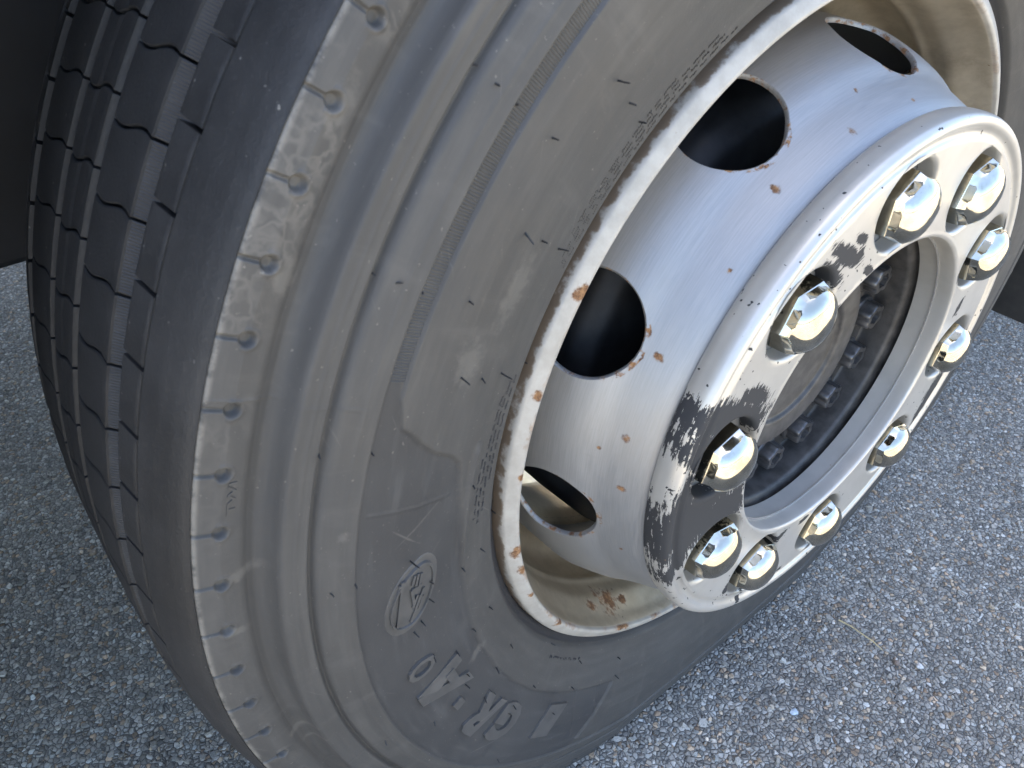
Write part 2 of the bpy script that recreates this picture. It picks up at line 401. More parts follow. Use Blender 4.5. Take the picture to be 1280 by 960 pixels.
# ================================================================ ground
def build_ground():
    A = mat_asphalt()
    V = [(-400, -400, 0), (400, -400, 0), (400, 400, 0), (-400, 400, 0)]
    tag(link("asphalt_ground", mesh("asphalt_ground", V, [(0, 1, 2, 3)], A, False)), kind="structure")
    # the coarse stones that stand proud of the binder, over the ground in view
    n = 58000
    P = np.stack([rng.uniform(-1.75, .5, n*3), rng.uniform(-1.0, 1.35, n*3)], 1)
    camxy = np.array([.267, -.505]); d = np.hypot(P[:, 0]-.2, P[:, 1]-.1)
    keep = rng.random(len(P)) < np.clip(1.25-.55*d, .18, 1)
    under = (P[:, 0] < -.005) & (P[:, 0] > -.25) & (abs(P[:, 1]) < .14)
    P = P[keep & ~under][:n]; n = len(P)
    size = np.clip(rng.lognormal(math.log(.0022), .36, n), .0010, .0056)
    k = 6
    ang = np.arange(k)[None]*2*np.pi/k+rng.uniform(0, 6.28, (n, 1))+rng.uniform(-.35, .35, (n, k))
    asp = rng.uniform(.5, 1, (n, 1)); rot = rng.uniform(0, np.pi, (n, 1))
    rad = size[:, None]*rng.uniform(.72, 1.15, (n, k))
    ux, uy = rad*np.cos(ang), rad*np.sin(ang)*asp
    X = ux*np.cos(rot)-uy*np.sin(rot); Y = ux*np.sin(rot)+uy*np.cos(rot)
    h = size*rng.uniform(.18, .62, n); tx, ty = rng.normal(0, .2, n), rng.normal(0, .2, n)
    base = np.stack([P[:, :1]+X*1.12, P[:, 1:]+Y*1.12, np.full_like(X, -.0008)], -1)
    ins = rng.uniform(.55, .85, (n, 1))
    zt = h[:, None]+tx[:, None]*X*ins+ty[:, None]*Y*ins
    top = np.stack([P[:, :1]+X*ins, P[:, 1:]+Y*ins, np.maximum(zt, .0002)], -1)
    V = np.concatenate([base, top], 1).reshape(-1, 3)
    b = (np.arange(n)*2*k)[:, None]
    F = []
    quads = np.concatenate([np.stack([b[:, 0]+i, b[:, 0]+(i+1) % k, b[:, 0]+k+(i+1) % k, b[:, 0]+k+i], -1) for i in range(k)])
    caps = b+k+np.arange(k)[None]
    F = quads.tolist()+caps.tolist()
    tone = np.clip(rng.beta(1.6, 2.2, n)*.95, 0, 1); bright = rng.random(n) < .02; tone[bright] = rng.uniform(.82, 1, bright.sum())
    tint = rng.random(n)
    me = mesh("asphalt_stones", V, F, mat_chips(), False, attrs=dict(tone=np.repeat(tone, 2*k), tint=np.repeat(tint, 2*k)))
    tag(link("asphalt_stones", me), kind="stuff")
build_ground()

# ================================================================ the wheel
truck = bpy.data.objects.new("truck", None); COL.objects.link(truck)
truck.empty_display_size = .1
tag(truck, "truck seen close up at its dusty tyre, silver steel rim and peeling nut ring", "truck")
wheel = truck
M_SIDE, M_TREAD = mat_sidewall(), mat_tread()

# ---------------------------------------------------------------- tyre: side wall
RR = np.array([.2955, .300, .304, .3065, .309, .32, .34, .36, .38, .395, .4076, .417, .4235, .4245, .4255, .4345, .4362, .4375, .4390, .4400, .4455, .4465, .4475, .4525, .4540, .4552, .4575, .4615, .4655])
XX = np.array([-.020, -.0085, -.0065, -.0035, .0012, .0055, .0135, .0192, .0232, .0243, .0243, .0236, .0222, .0224, .0216, .0190, .0176, .0140, .0136, .0172, .0168, .0174, .0166, .0166, .0160, .0105, .0052, .0026, .0036])
_rd = np.linspace(.2955, .4655, 1701); _xd = np.interp(_rd, RR, XX)
_k = np.exp(-.5*(np.arange(-15, 16)/6.0)**2); _k /= _k.sum()
_xs = np.convolve(np.pad(_xd, 15, mode='edge'), _k, mode='valid')
def xprof(r): return np.interp(r, _rd, _xs)
PAD_R = np.array([.345, .349, .354, .362, .375, .388, .3963, .402, .408, .42])
PAD_A = np.array([80., 76, 74.2, 73, 72, 70.6, 69.5, 69.0, 66.5, 60.])
LB_A = np.array([60, 75.5, 81, 91, 109, 129, 150]); LB_R = np.array([.352, .3508, .344, .3392, .3416, .3459, .347])
def recess(r, a):
    """0..1: the moulded field lying lower than the pads round it"""
    A1 = 149.0-(r-.35)*60.0
    f = sstep(-.25, .25, a-np.interp(r, PAD_R, PAD_A))*sstep(.25, -.25, a-A1)
    f = f*sstep(-.0007, .0007, r-np.interp(a, LB_A, LB_R))
    f = np.maximum(f, sstep(.4072, .4082, r))
    return f*sstep(.4172, .4164, r)
def clean_mask(r, a):
    A1 = 149.0-(r-.35)*60.0
    return sstep(-.3, .3, a-np.interp(r, PAD_R, PAD_A))*sstep(.3, -.3, a-A1)*sstep(-.0005, .0005, r-np.interp(a, LB_A, LB_R))*sstep(.4170, .4162, r)
def xside(r, a):
    x = xprof(r)-.0020*recess(r, a)
    g = 2.0*np.exp(-((r-np.interp(a, [74, 88], [.3385, .3410]))/.0024)**2)*sstep(72.8, 74.2, a)*sstep(90, 84, a)
    x = x+.0014*g
    for (a1, a2, r1, r2) in [(76.0, 77.6, .412, .358), (138.9, 143.6, .345, .400), (145.2, 147.6, .345, .39)]:
        al = np.interp(r, sorted([r1, r2]), [a1, a2] if r1 < r2 else [a2, a1])
        x = x+.0005*np.exp(-(((a-al)*.0068)/.0008)**2)*sstep(min(r1, r2)-.001, min(r1, r2)+.001, r)*sstep(max(r1, r2)+.001, max(r1, r2)-.001, r)
    for al in (67.3, 104.5, 22.0, -100.0, 158.0):
        x = x+.00035*np.exp(-(((a-al)*.0075)/.0006)**2)*sstep(.42, .43, r)
    return x
tyre_al = np.concatenate([np.arange(-180, -125, 1.0), np.arange(-125, -95, .5), np.arange(-95, 12, 1.5), np.arange(12, 152, .14), np.arange(152, 180, .5)])
rs = np.unique(np.concatenate([np.linspace(.2955, .312, 16), np.linspace(.312, .40, 60), np.linspace(.40, .42, 34), np.linspace(.42, .4655, 56)]))
Ag, Rg = np.meshgrid(tyre_al, rs, indexing='ij')
V = sag(wp(xside(Rg, Ag), Rg, Ag)).reshape(-1, 3)
tyre = link("tyre", mesh("tyre", V, grid_faces(len(tyre_al), len(rs), True), M_SIDE, True, None, dict(clean=clean_mask(Rg, Ag).ravel())), wheel)

# shoulder band with its row of wear dimples, each with a slit running out to the shoulder edge
PITCH = 360/92; NOD0 = 71.72
def dimple(r, da):
    t = da*np.pi/180*.4785; d = np.hypot(r-.4782, t)
    z = -.0032*sstep(.0040, .0020, d)
    z = np.minimum(z, -.0016*sstep(.0013, .0005, abs(t))*sstep(.4775, .4785, r))
    return z+.0005*np.exp(-((d-.0046)/.0009)**2)*(r < .480)
loc = np.concatenate([np.linspace(-.5, -.18, 6)[:-1], np.linspace(-.18, .18, 27), np.linspace(.18, .5, 6)[1:-1]])
al, da = [], []
for k in range(92): al += list(NOD0+(k+loc)*PITCH); da += list(loc*PITCH)
al, da = np.array(al), np.array(da)
rb = np.unique(np.concatenate([np.linspace(.4652, .473, 6), np.linspace(.473, .4845, 26), np.linspace(.4845, .4888, 7), [.4895, .4901]]))
xb = np.interp(rb, [.4652, .4685, .478, .486, .4888, .4896, .4901], [.0036, .0052, .0056, .0038, .0030, .0024, .0012])
Ab, Rb = np.meshgrid(al, rb, indexing='ij'); Da = np.repeat(da[:, None], len(rb), 1)
fade = np.ones_like(Rb)
Xb = xb[None]+dimple(Rb, Da)
for a0 in (67.3, 104.5, 22.0, -100.0, 158.0):
    Xb = Xb+.00035*np.exp(-(((((Ab-a0+180) % 360)-180)*.0083)/.0008)**2)*sstep(.4895, .486, Rb)
V = sag(wp(Xb, Rb, Ab)).reshape(-1, 3)
link("shoulder_band", mesh("shoulder_band", V, grid_faces(len(al), len(rb), True), M_SIDE, True, None), tyre)

# the ribbed band beside the lettering field
serr = []
Vs, Fs = [], []
for k, a in enumerate(np.arange(8, 65.5, .21)):
    b = len(Vs)
    r1, r2 = .4083, .4160
    for (aa, hh) in ((a-.085, -.0001), (a, .00045), (a+.085, -.0001)):
        for r in (r1, r2): Vs.append(wp(xprof(r)-.0020+hh, r, aa))
    Fs += [(b, b+2, b+3, b+1), (b+2, b+4, b+5, b+3)]
so_ = link("ribbed_band", mesh("ribbed_band", np.array(Vs), Fs, M_SIDE, False), tyre); tag(so_, kind="stuff")

# ---------------------------------------------------------------- tread
def rcrown(x):
    return np.interp(abs(x+.128), [0, .03, .066, .083, .0965, .110, .120, .126, .1292, .1303], [.5072, .5070, .5062, .5044, .5023, .4990, .4958, .4932, .4912, .4901])
DEP = .0135
xs = np.linspace(-.256, .000, 60)
prof = [(x, rcrown(x)-DEP) for x in xs if -.226 < x < -.030]
prof = [(-.0015, .4895)]+[(x, rcrown(x)-DEP) for x in np.linspace(-.028, -.228, 40)]+[(-.2545, .4895)]
prof[0] = (-.012, .4800); prof[-1] = (-.244, .4800)
revolve("groove_floor", prof, M_TREAD, 240, None, parent=tyre, dosag=True)
# shoulder ribs: unbroken
def shoulder(name, s):
    q = [(.0980, -DEP*.5), (.0980, -.0006), (.0985, 0)]
    pts = []
    for d, o in q: pts.append((d, rcrown(-.128+d)+o))
    for d in np.linspace(.100, .1297, 22): pts.append((d, rcrown(-.128+d)))
    pts += [(.1303, .4904), (.1293, .4895)]
    pr = [(-.128+s*d, r) for d, r in pts]
    return revolve(name, pr, M_TREAD, 360, 40, parent=tyre, dosag=True)
shoulder("shoulder_rib", 1); shoulder("shoulder_rib", -1)
# inner side wall of the tyre, towards the vehicle
inner = [(-.128-s, r) for s, r in [(.1303, .4901), (.1335, .478), (.137, .462), (.146, .44), (.152, .41), (.150, .38), (.145, .36), (.134, .33), (.126, .309), (.115, .2955)]]
revolve("inner_sidewall", inner, M_SIDE, 180, None, parent=tyre, dosag=True)

def block(xl, xr, wave, gap, flute=0, thin=None):
    """one tread block between two cross sipes; x from xl to xr (xl<xr), angles relative to its lower sipe"""
    nx, na = 15, 7
    u = np.linspace(0, 1, nx); x = xl+(xr-xl)*u
    g = wave(u); hg = gap/2
    na = 45 if flute else 7
    tv = np.linspace(0, 1, na)
    rows = []
    A = (g[None]+hg)+tv[:, None]*(PITCH-2*hg)          # angles grid [na, nx]
    X = np.repeat(x[None], na, 0); Rr = rcrown(X)
    if thin is not None:                                 # a fine crack-like slit along the middle of the rib
        Rr = Rr-.0016*np.exp(-((X-thin)/.0006)**2)
    # rounded arrises
    e = np.minimum(np.minimum(tv, 1-tv)[:, None]*PITCH*.0088, np.minimum(u, 1-u)[None]*(xr-xl))
    Rr = Rr-.0005*sstep(.0007, 0, e)
    top = wp(X, Rr, A)
    V = [top.reshape(-1, 3)]; F = (grid_faces(na, nx)).tolist(); off = na*nx
    # boundary loop, walked round, dropped to the groove floor
    loop = [(i, 0) for i in range(na)]+[(na-1, j) for j in range(1, nx)]+[(i, nx-1) for i in range(na-2, -1, -1)]+[(0, j) for j in range(nx-2, 0, -1)]
    slope = np.array([(-.0012 if j == 0 else (.0012 if j == nx-1 else 0)) for i, j in loop])
    if flute:                                            # finely fluted, sloping flank
        for q, (i, j) in enumerate(loop):
            if j == nx-1: slope[q] = .22*1e-9+(flute*.0120 if i % 2 else flute*.0113)
    bl = [i*nx+j for i, j in loop]
    if flute:
        top2 = np.array([wp(X[i, j]+(0.0002 if j == nx-1 and i % 2 else 0.0), Rr[i, j]-.0012, A[i, j]) for i, j in loop])
        V.append(top2); L = len(loop)
        for q in range(L): F.append((bl[q], off+q, off+(q+1) % L, bl[(q+1) % L]))
        prev = [off+q for q in range(L)]; off += L
    else: prev = bl; L = len(loop)
    low = np.array([wp(X[i, j]+slope[q], rcrown(X[i, j])-DEP-.001, A[i, j]) for q, (i, j) in enumerate(loop)])
    V.append(low)
    for q in range(L): F.append((prev[q], off+q, off+(q+1) % L, prev[(q+1) % L]))
    return np.concatenate(V), F
swave = lambda u: .0+.20*np.sin(2*np.pi*(u*.95+.02))-.22*(u-.5)
RIBS = [ # xl, xr, phase angle, wave, gap, flutes, slit
    (-.0480, -.0315, 55.97, lambda u: .06*(u-.5), .26, 0, None),
    (-.1030, -.0620, 57.75, lambda u: .24*np.sin(2*np.pi*(.92*u+.03))-.25*(u-.5), .17, 1, None),
    (-.1440, -.1120, 61.05, lambda u: .24*np.sin(2*np.pi*(.92*u+.03))-.25*(u-.5), .17, .52, -.1275),
    (-.1940, -.1530, 61.5, lambda u: .24*np.sin(2*np.pi*(.92*u+.03))-.25*(u-.5), .17, 0, None),
    (-.2245, -.2110, 59.0, lambda u: .06*(u-.5), .26, 0, None)]
for (xl, xr, ph, wv, gp, fl, th) in RIBS:
    V, F = block(xl, xr, wv, gp, fl, th)
    me = mesh("tread_block", V, F, M_TREAD, True, 32)
    restV, restF, off = [], [], 0
    for k in range(92):
        ang = ((ph+k*PITCH+180) % 360)-180
        vis = 40 < ang < 112
        rot = R(ang)        # turning by +angle towards the front is a negative turn about +X... see matrix below
        ca, sa = math.cos(rot), math.sin(rot)
        if vis and xl > -.2:
            o = link("tread_block", me, tyre); o.rotation_euler = (rot, 0, 0)
        else:
            if fl and abs(ang) > 0:      # cheap copy where it is out of sight
                pass
            Q = V.copy(); Q[:, 1] = V[:, 1]*ca-V[:, 2]*sa; Q[:, 2] = V[:, 1]*sa+V[:, 2]*ca
            restV.append(sag(Q)); restF += [tuple(i+off for i in f) for f in F]; off += len(V)
    o = link("tread_rib", mesh("tread_rib", np.concatenate(restV), restF, M_TREAD, True, 32), tyre); tag(o, kind="stuff")

# ---------------------------------------------------------------- lettering and moulded marks
def text_mesh(ch, bold=.02):
    c = bpy.data.curves.new("glyph", 'FONT'); c.body = ch; c.size = 1.0; c.extrude = .02; c.offset = bold; c.resolution_u = 3
    o = bpy.data.objects.new("glyph", c); COL.objects.link(o)
    dg = bpy.context.evaluated_depsgraph_get(); dg.update()
    me = o.evaluated_get(dg).to_mesh()
    V = np.array([v.co[:] for v in me.vertices]); F = [tuple(p.vertices) for p in me.polygons]
    o.evaluated_get(dg).to_mesh_clear(); bpy.data.objects.remove(o); bpy.data.curves.remove(c)
    V[:, 0] = (V[:, 0]-V[:, 0].min())/np.ptp(V[:, 0]); V[:, 1] = (V[:, 1]-V[:, 1].min())/np.ptp(V[:, 1])
    V[:, 2] = (V[:, 2] > 0).astype(float)
    return V, F
n_ = N("letter_rubber"); blot = n_.noise(n_.obj(), 60, 4, .6)
M_LET = n_.set(Base_Color=n_.mix(n_.ramp(blot, .3, .7), (.042, .0415, .040), (.062, .060, .057)), Roughness=.5)
def stamp(name, V, F, aL0, aR0, aL1, aR1, r0, r1, hgt=.0019, mat=M_LET, surf=None, smooth=False):
    """bend a unit glyph on to the side wall: lower edge from aL0 to aR0 at r0, upper edge aL1..aR1 at r1"""
    r = r0+(r1-r0)*V[:, 1]
    aL = aL0+(aL1-aL0)*V[:, 1]; aR = aR0+(aR1-aR0)*V[:, 1]
    a = aL+(aR-aL)*V[:, 0]
    sx = xside(r, a) if surf is None else surf(r, a)
    P = wp(sx-.0008+V[:, 2]*(hgt+.0008), r, a)
    return link(name, mesh(name, sag(P), F, mat, smooth), tyre)
boxV = np.array([(x, y, z) for x in (0, 1) for y in (0, 1) for z in (0, 1)], float)
boxF = [(0, 1, 3, 2), (4, 6, 7, 5), (0, 4, 5, 1), (2, 3, 7, 6), (1, 5, 7, 3), (0, 2, 6, 4)]
stamp("letter", boxV, boxF, 137.6, 133.0, 136.0, 131.8, .357, .388)
for ch, b, args in (("G", .07, (126.2, 120.9, 124.6, 119.6, .357, .391)), ("R", .05, (120.1, 114.3, 117.0, 111.9, .358, .3925)),
                    ("O", .02, (99.5, 97.0, 99.4, 96.9, .374, .3956))):
    gv, gf = text_mesh(ch, b); stamp("letter", gv, gf, *args)
def prism(P):
    P = np.array(P, float); n = len(P)
    V = np.concatenate([np.c_[P, np.zeros(n)], np.c_[P, np.ones(n)]])
    return V, [tuple(range(n, 2*n)), tuple(range(n-1, -1, -1))]+[(i, (i+1) % n, n+(i+1) % n, n+i) for i in range(n)]
AV, AF = [], []
for P in ([(0, 0), (.27, 0), (.62, 1), (.36, 1)], [(.73, 0), (1, 0), (.64, 1), (.50, .62)], [(.30, .20), (.72, .20), (.66, .40), (.36, .40)]):
    v_, f_ = prism(P); b_ = sum(len(q) for q in AV); v_[:, 2] *= 1-.02*len(AV); AV.append(v_); AF += [tuple(i+b_ for i in f) for f in f_]
stamp("letter", np.concatenate(AV), AF, 108.6, 101.6, 106.4, 99.4, .3585, .3962)
stamp("hyphen", boxV, boxF, 110.4, 108.9, 110.2, 108.7, .3735, .3815)
gv, gf = text_mesh("TWI", .02)
stamp("wear_letters", gv, gf, 74.5, 72.3, 74.5, 72.3, .4718, .4756, .0006, M_SIDE, lambda r, a: np.interp(r, rb, xb))
# oval emblem: a raised plate with a rim and a few bars
bm = bmesh.new()
def ell(t, k, h):
    r = .381+.0165*k*np.sin(t); a = 87.3+3.35*k*np.cos(t)*(.381/r)+1.1*k*np.sin(t)
    return wp(xside(r, a)+h, r, a)
T_ = np.linspace(0, 2*np.pi, 49)[:-1]
rings = [(1.22, -.0006), (1.18, .0003), (1.0, .0004), (.985, .0020), (.93, .0020), (.91, .0008), (.6, .0008), (.3, .0008)]
vr = [[bm.verts.new(p) for p in ell(T_, k, h)] for k, h in rings]
for A_, B_ in zip(vr[:-1], vr[1:]):
    for i in range(48): bm.faces.new((A_[i], A_[(i+1) % 48], B_[(i+1) % 48], B_[i]))
bm.faces.new(vr[-1])
emb = link("emblem", bm_mesh("emblem", bm, M_LET, True, 30), tyre)
def bar(name, parent_o, r1, a1, r2, a2, wd=.0009, h=.0010):
    d = np.array([r2-r1, (a2-a1)*.00665]); L = np.hypot(*d); nn = np.array([-d[1], d[0]])/L*wd
    P = []
    for (r, a) in ((r1, a1), (r2, a2)):
        for s in (-1, 1):
            for z in (.0002, h+.0010):
                rr_ = r+s*nn[0]; aa_ = a+s*nn[1]/.00665
                P.append(wp(xside(rr_, aa_)+z, rr_, aa_))
    return np.array(P)
eb = [(.388, 84.5, .3935, 89.7), (.382, 86.2, .3745, 86.4), (.382, 86.2, .381, 88.2), (.3905, 84.9, .386, 84.9), (.3745, 84.9, .3765, 86.3), (.377, 84.7, .379, 86.0), (.3795, 84.6, .3815, 85.6), (.374, 88.0, .378, 89.2), (.376, 87.6, .380, 88.8), (.378, 87.3, .382, 88.5), (.3728, 87.0, .3845, 90.2)]
EV, EF = [], []
for q in eb:
    b = len(EV)*8; EV.append(bar("emblem_bar", emb, *q)); EF += [tuple(i+b for i in f) for f in boxF]
stampo = link("emblem_relief", mesh("emblem_relief", np.concatenate(EV), EF, M_LET, False), tyre)
# tiny moulded lines of print near the bead: too small to read, kept as rows of raised strokes
PV, PF = [], []
def tiny(r, a1, a2):
    a = a1
    while a < a2:
        for _ in range(rng.integers(3, 9)):
            wd = rng.uniform(.08, .14); hh = rng.uniform(.0012, .0017)
            for kk in range(rng.integers(1, 3)):
                r0 = r+(rng.uniform(0, .0012)); r1_ = r0+hh*(1 if kk == 0 else .4)
                q = np.array([wp(xside(rr_, aa_)+zz, rr_, aa_) for aa_ in (a+kk*wd*.45, a+kk*wd*.45+wd*.42) for rr_ in (r0, r1_) for zz in (-.0004, .0004)])
                b = len(PV)*8; PV.append(q); PF.extend([tuple(i+b for i in f) for f in boxF])
            a += wd+.10
            if a > a2: break
        a += .45
for r, a1, a2 in ((.3135, 27, 55.2), (.3180, 29, 55), (.3225, 30, 54.5), (.3265, 36, 52), (.3145, 67, 80), (.3190, 67.5, 84), (.3235, 69, 85), (.3275, 76, 84), (.3165, 127, 137)): tiny(r, a1, a2)
n_ = N("print_rubber"); M_PRT = n_.set(Base_Color=(.03, .029, .028), Roughness=.6)
tag(link("moulded_print", mesh("moulded_print", np.concatenate(PV), PF, M_PRT, False), tyre), kind="stuff")
# rubber vent whiskers that stick straight out of the mould
WH = [(.4397, 47.2, 3), (.4289, 47.3, 3), (.416, 47.4, 3), (.373, 41.6, 7), (.3539, 41.5, 4), (.3324, 41.1, 5), (.3898, 47.5, 4), (.3731, 53.6, 7), (.356, 53.6, 4), (.3348, 53.7, 7), (.4394, 59, 3), (.4292, 59.1, 3), (.4165, 59.2, 3), (.3891, 59.2, 4), (.3741, 65.2, 7), (.356, 65.7, 4), (.3374, 65.8, 8), (.4157, 70.6, 3), (.3383, 77.9, 4), (.417, 82, 3), (.4296, 82.2, 3), (.3207, 90.2, 4), (.3396, 89.8, 3), (.3227, 101.8, 4), (.3416, 101.4, 4), (.3241, 113.4, 4), (.3429, 113, 6), (.3418, 125.2, 3), (.3416, 136.8, 4), (.3088, 126.2, 4), (.324, 149, 4), (.3416, 149.3, 5), (.3819, 82.8, 9), (.3675, 87.2, 5), (.3696, 89.3, 6), (.3766, 91.6, 5), (.3829, 92.3, 5), (.3744, 98.1, 6), (.3589, 101.5, 5), (.3611, 106.8, 6), (.3660, 108.5, 5), (.3640, 114.5, 5), (.3600, 122.4, 6), (.365, 134.5, 4), (.4277, 104.8, 3), (.4403, 70.5, 3), (.3975, 108.5, 3), (.302, 66.5, 5), (.302, 88, 5), (.3195, 137, 4), (.3560, 22, 4), (.3740, 27, 6), (.4290, 122, 3), (.41, 128, 3)]
def whisker(L):
    bm = bmesh.new(); k = 6; prev = None
    for s, (t, rd) in enumerate(((-.001, .0006), (L*.4, .0005), (L*.8, .00045), (L, .0003))):
        cur = [bm.verts.new((t, rd*math.cos(i*6.283/k)+.06*t*t/L, rd*math.sin(i*6.283/k))) for i in range(k)]
        if prev:
            for i in range(k): bm.faces.new((prev[i], prev[(i+1) % k], cur[(i+1) % k], cur[i]))
        prev = cur
    bm.faces.new(prev)
    return bm_mesh("whisker", bm, M_TREAD, True, 40)
wm = {L: whisker(L*.001) for L in range(3, 10)}
for r, a, L in WH:
    o = link("whisker", wm[L], tyre); o.location = Vector(sag(wp(float(xside(np.array(r), np.array(a))), r, a)).tolist())
    o.rotation_euler = (rng.uniform(0, 6.28), rng.normal(0, .18), rng.normal(0, .18))

# ---------------------------------------------------------------- rim
rimprof = fillet([(-.030, .3035), (-.016, .3005), (-.006, .2992), (-.0015, .2985), (.0006, .2973), (.0030, .2930), (.0046, .2895), (.0040, .2872), (-.002, .2856), (-.010, .2840), (-.020, .2805), (-.030, .2765), (-.044, .2752), (-.050, .2722), (-.057, .2740), (-.075, .2725), (-.082, .2690), (-.094, .2560), (-.104, .2490), (-.125, .2450), (-.165, .2450), (-.185, .2560), (-.20, .2725), (-.236, .2780), (-.246, .2838), (-.252, .2900), (-.252, .2985), (-.236, .3005), (-.225, .3035)], .004, 4)
rim = revolve("steel_rim", rimprof, mat_rim(), 360, 40, parent=wheel)

# ---------------------------------------------------------------- patch of a surface of revolution with a round hole in it
def holed_band(bm, surf, u0, u1, uc, hole, rho, nsec, a0, m, t_rings, roll):
    """surf(u) -> (x, r). hole: list of radii; roll: list of depths below the surface, same length"""
    n4 = 4*m
    def P(u, al, depth=0.0):
        x, r = surf(u)
        e = 1e-4; xa, ra = surf(u-e); xb_, rb_ = surf(u+e)
        tx, tr = xb_-xa, rb_-ra; L = math.hypot(tx, tr); nx, nr = tr/L, -tx/L       # side normal
        if nx*1.0+nr*1.0 < 0 and abs(nx+nr) > 1e-9: nx, nr = -nx, -nr
        return wp(x-nx*depth, r-nr*depth, np.degrees(al))
    for k in range(nsec):
        ac = R(a0)+k*2*math.pi/nsec; hs = math.pi/nsec
        B = []
        for s in range(m): B.append((u0, -hs+2*hs*s/m))
        for s in range(m): B.append((u0+(u1-u0)*s/m, hs))
        for s in range(m): B.append((u1, hs-2*hs*s/m))
        for s in range(m): B.append((u1+(u0-u1)*s/m, -hs))
        H = []
        for (u, da) in B:
            th = math.atan2(da*rho, u-uc); H.append(th)
        def hp(th, Rh): return (uc+Rh*math.cos(th), Rh*math.sin(th)/rho)
        rows = []
        for t in t_rings:
            rows.append([bm.verts.new(P(u+(hp(th, hole[0])[0]-u)*t, ac+da+(hp(th, hole[0])[1]-da)*t)) for (u, da), th in zip(B, H)])
        for Rh, dp in zip(hole[1:], roll[1:]):
            rows.append([bm.verts.new(P(hp(th, Rh)[0], ac+hp(th, Rh)[1], dp)) for th in H])
        for A_, B_ in zip(rows[:-1], rows[1:]):
            for i in range(n4):
                bm.faces.new((A_[i], A_[(i+1) % n4], B_[(i+1) % n4], B_[i]))
def revolve_bm(bm, prof, nsec, m, a0):
    n = nsec*m; prev = None
    al = [a0-180.0/nsec+i*360.0/n for i in range(n)]
    for (x, r) in prof:
        cur = [bm.verts.new(p) for p in wp(x, r, np.array(al))]
        if prev:
            for i in range(n): bm.faces.new((prev[i], prev[(i+1) % n], cur[(i+1) % n], cur[i]))
        prev = cur
    return prev

NUT_A0 = 43.5; DISC_A0 = 62.0; DISC_HX = -.0165
# ---------------------------------------------------------------- wheel disc with ten hand holes
dp = fillet([(-.112, .2475), (-.098, .2512), (-.070, .2516), (-.034, .2500), (-.012, .2428), (.004, .2358), (.0135, .2282), (.028, .2222), (.041, .2165), (.050, .2085), (.0535, .198), (.0540, .180), (.0540, .128)], .006, 4)
dp = np.array(dp); seg = np.r_[0, np.cumsum(np.hypot(*np.diff(dp, axis=0).T))]
def dsurf(s): return float(np.interp(s, seg, dp[:, 0])), float(np.interp(s, seg, dp[:, 1]))
s_of_x = lambda x: float(np.interp(x, dp[:, 0], seg))
s0, s1, sc_ = s_of_x(-.066), s_of_x(.0265), s_of_x(DISC_HX)
bm = bmesh.new(); mS = 14
holed_band(bm, dsurf, s0, s1, sc_, [.0366, .0360, .0356, .0355, .0355], .245, 10, DISC_A0, mS, np.linspace(0, 1, 14), [0, .0006, .0016, .0025, .0036])
lo = [dsurf(s) for s in np.linspace(0, s0, 12)]; hi = [dsurf(s) for s in np.linspace(s1, seg[-1], 60)]
revolve_bm(bm, lo, 10, mS, DISC_A0); revolve_bm(bm, hi, 10, mS, DISC_A0)
disc = link("wheel_disc", bm_mesh("wheel_disc", bm, mat_disc(), True, 40, weld=1e-5), wheel)

# ---------------------------------------------------------------- nut ring
RX = .068
bm = bmesh.new(); mR = 16
fs = lambda r: (RX, r)
r0_, r1_ = .1352, .1985
holed_band(bm, fs, r0_, r1_, .1675, [.0342, .0332, .0322, .0315, .0312, .0312, .0312], .1675, 10, NUT_A0, mR, np.linspace(0, 1, 9), [0, .0003, .0010, .0022, .0040, .009, .0135])
inn = fillet([(.0375, .1300), (.062, .1300), (.0672, .1303), (RX+.0004, .1325), (RX, r0_)], .003, 4)
out = fillet([(RX, r1_), (.0675, .2005), (.0655, .2030), (.0660, .2060), (.0685, .2085), (.0692, .2112), (.0682, .2140), (.0650, .2160), (.060, .2168), (.053, .2166), (.0490, .2155), (.0470, .2130), (.0475, .2100)], .0022, 4)
revolve_bm(bm, [(.037, .1340), (.0375, .1305)]+inn, 10, mR, NUT_A0); revolve_bm(bm, out, 10, mR, NUT_A0)
ring = link("nut_ring", bm_mesh("nut_ring", bm, mat_ring(), True, 50, weld=1e-5), wheel)

# ---------------------------------------------------------------- chrome nut caps
def nut_mesh(mat):
    bm = bmesh.new(); k = 36; prev = None
    def hexr(t, R0):      # radius of a hexagon in direction t
        q = (t % (math.pi/3))-math.pi/6; return R0*math.cos(math.pi/6)/math.cos(q)
    sects = [(-.006, .0258, 1), (.008, .0254, 1), (.0138, .0249, 1), (.0144, .0244, .97), (.0188, .0229, .60), (.0196, .0222, .32), (.0205, .0213, .0), (.0232, .0193, 0), (.0257, .0163, 0), (.0276, .0124, 0), (.0288, .0079, 0), (.0293, .0035, 0)]
    for (x, R0, hx) in sects:
        cur = []
        for i in range(k):
            t = i*2*math.pi/k; r = (1-hx)*R0+hx*hexr(t, R0)
            cur.append(bm.verts.new((x, r*math.cos(t), r*math.sin(t))))
        if prev:
            for i in range(k): bm.faces.new((prev[i], prev[(i+1) % k], cur[(i+1) % k], cur[i]))
        prev = cur
    bm.faces.new(prev)
    return bm_mesh("nut_cap", bm, mat, True, 24)
nm = nut_mesh(mat_chrome())
nut_rot = [4, 31, 12, 50, 22, 40, 8, 27, 46, 16]
for k in range(10):
    o = link("nut_cap", nm, ring); a = NUT_A0-36*k
    o.location = Vector(wp(.0555, .1675, a).tolist()); o.rotation_euler = (R(nut_rot[k]), 0, 0)
    o["label"] = "chrome hexagonal nut cap with domed top"

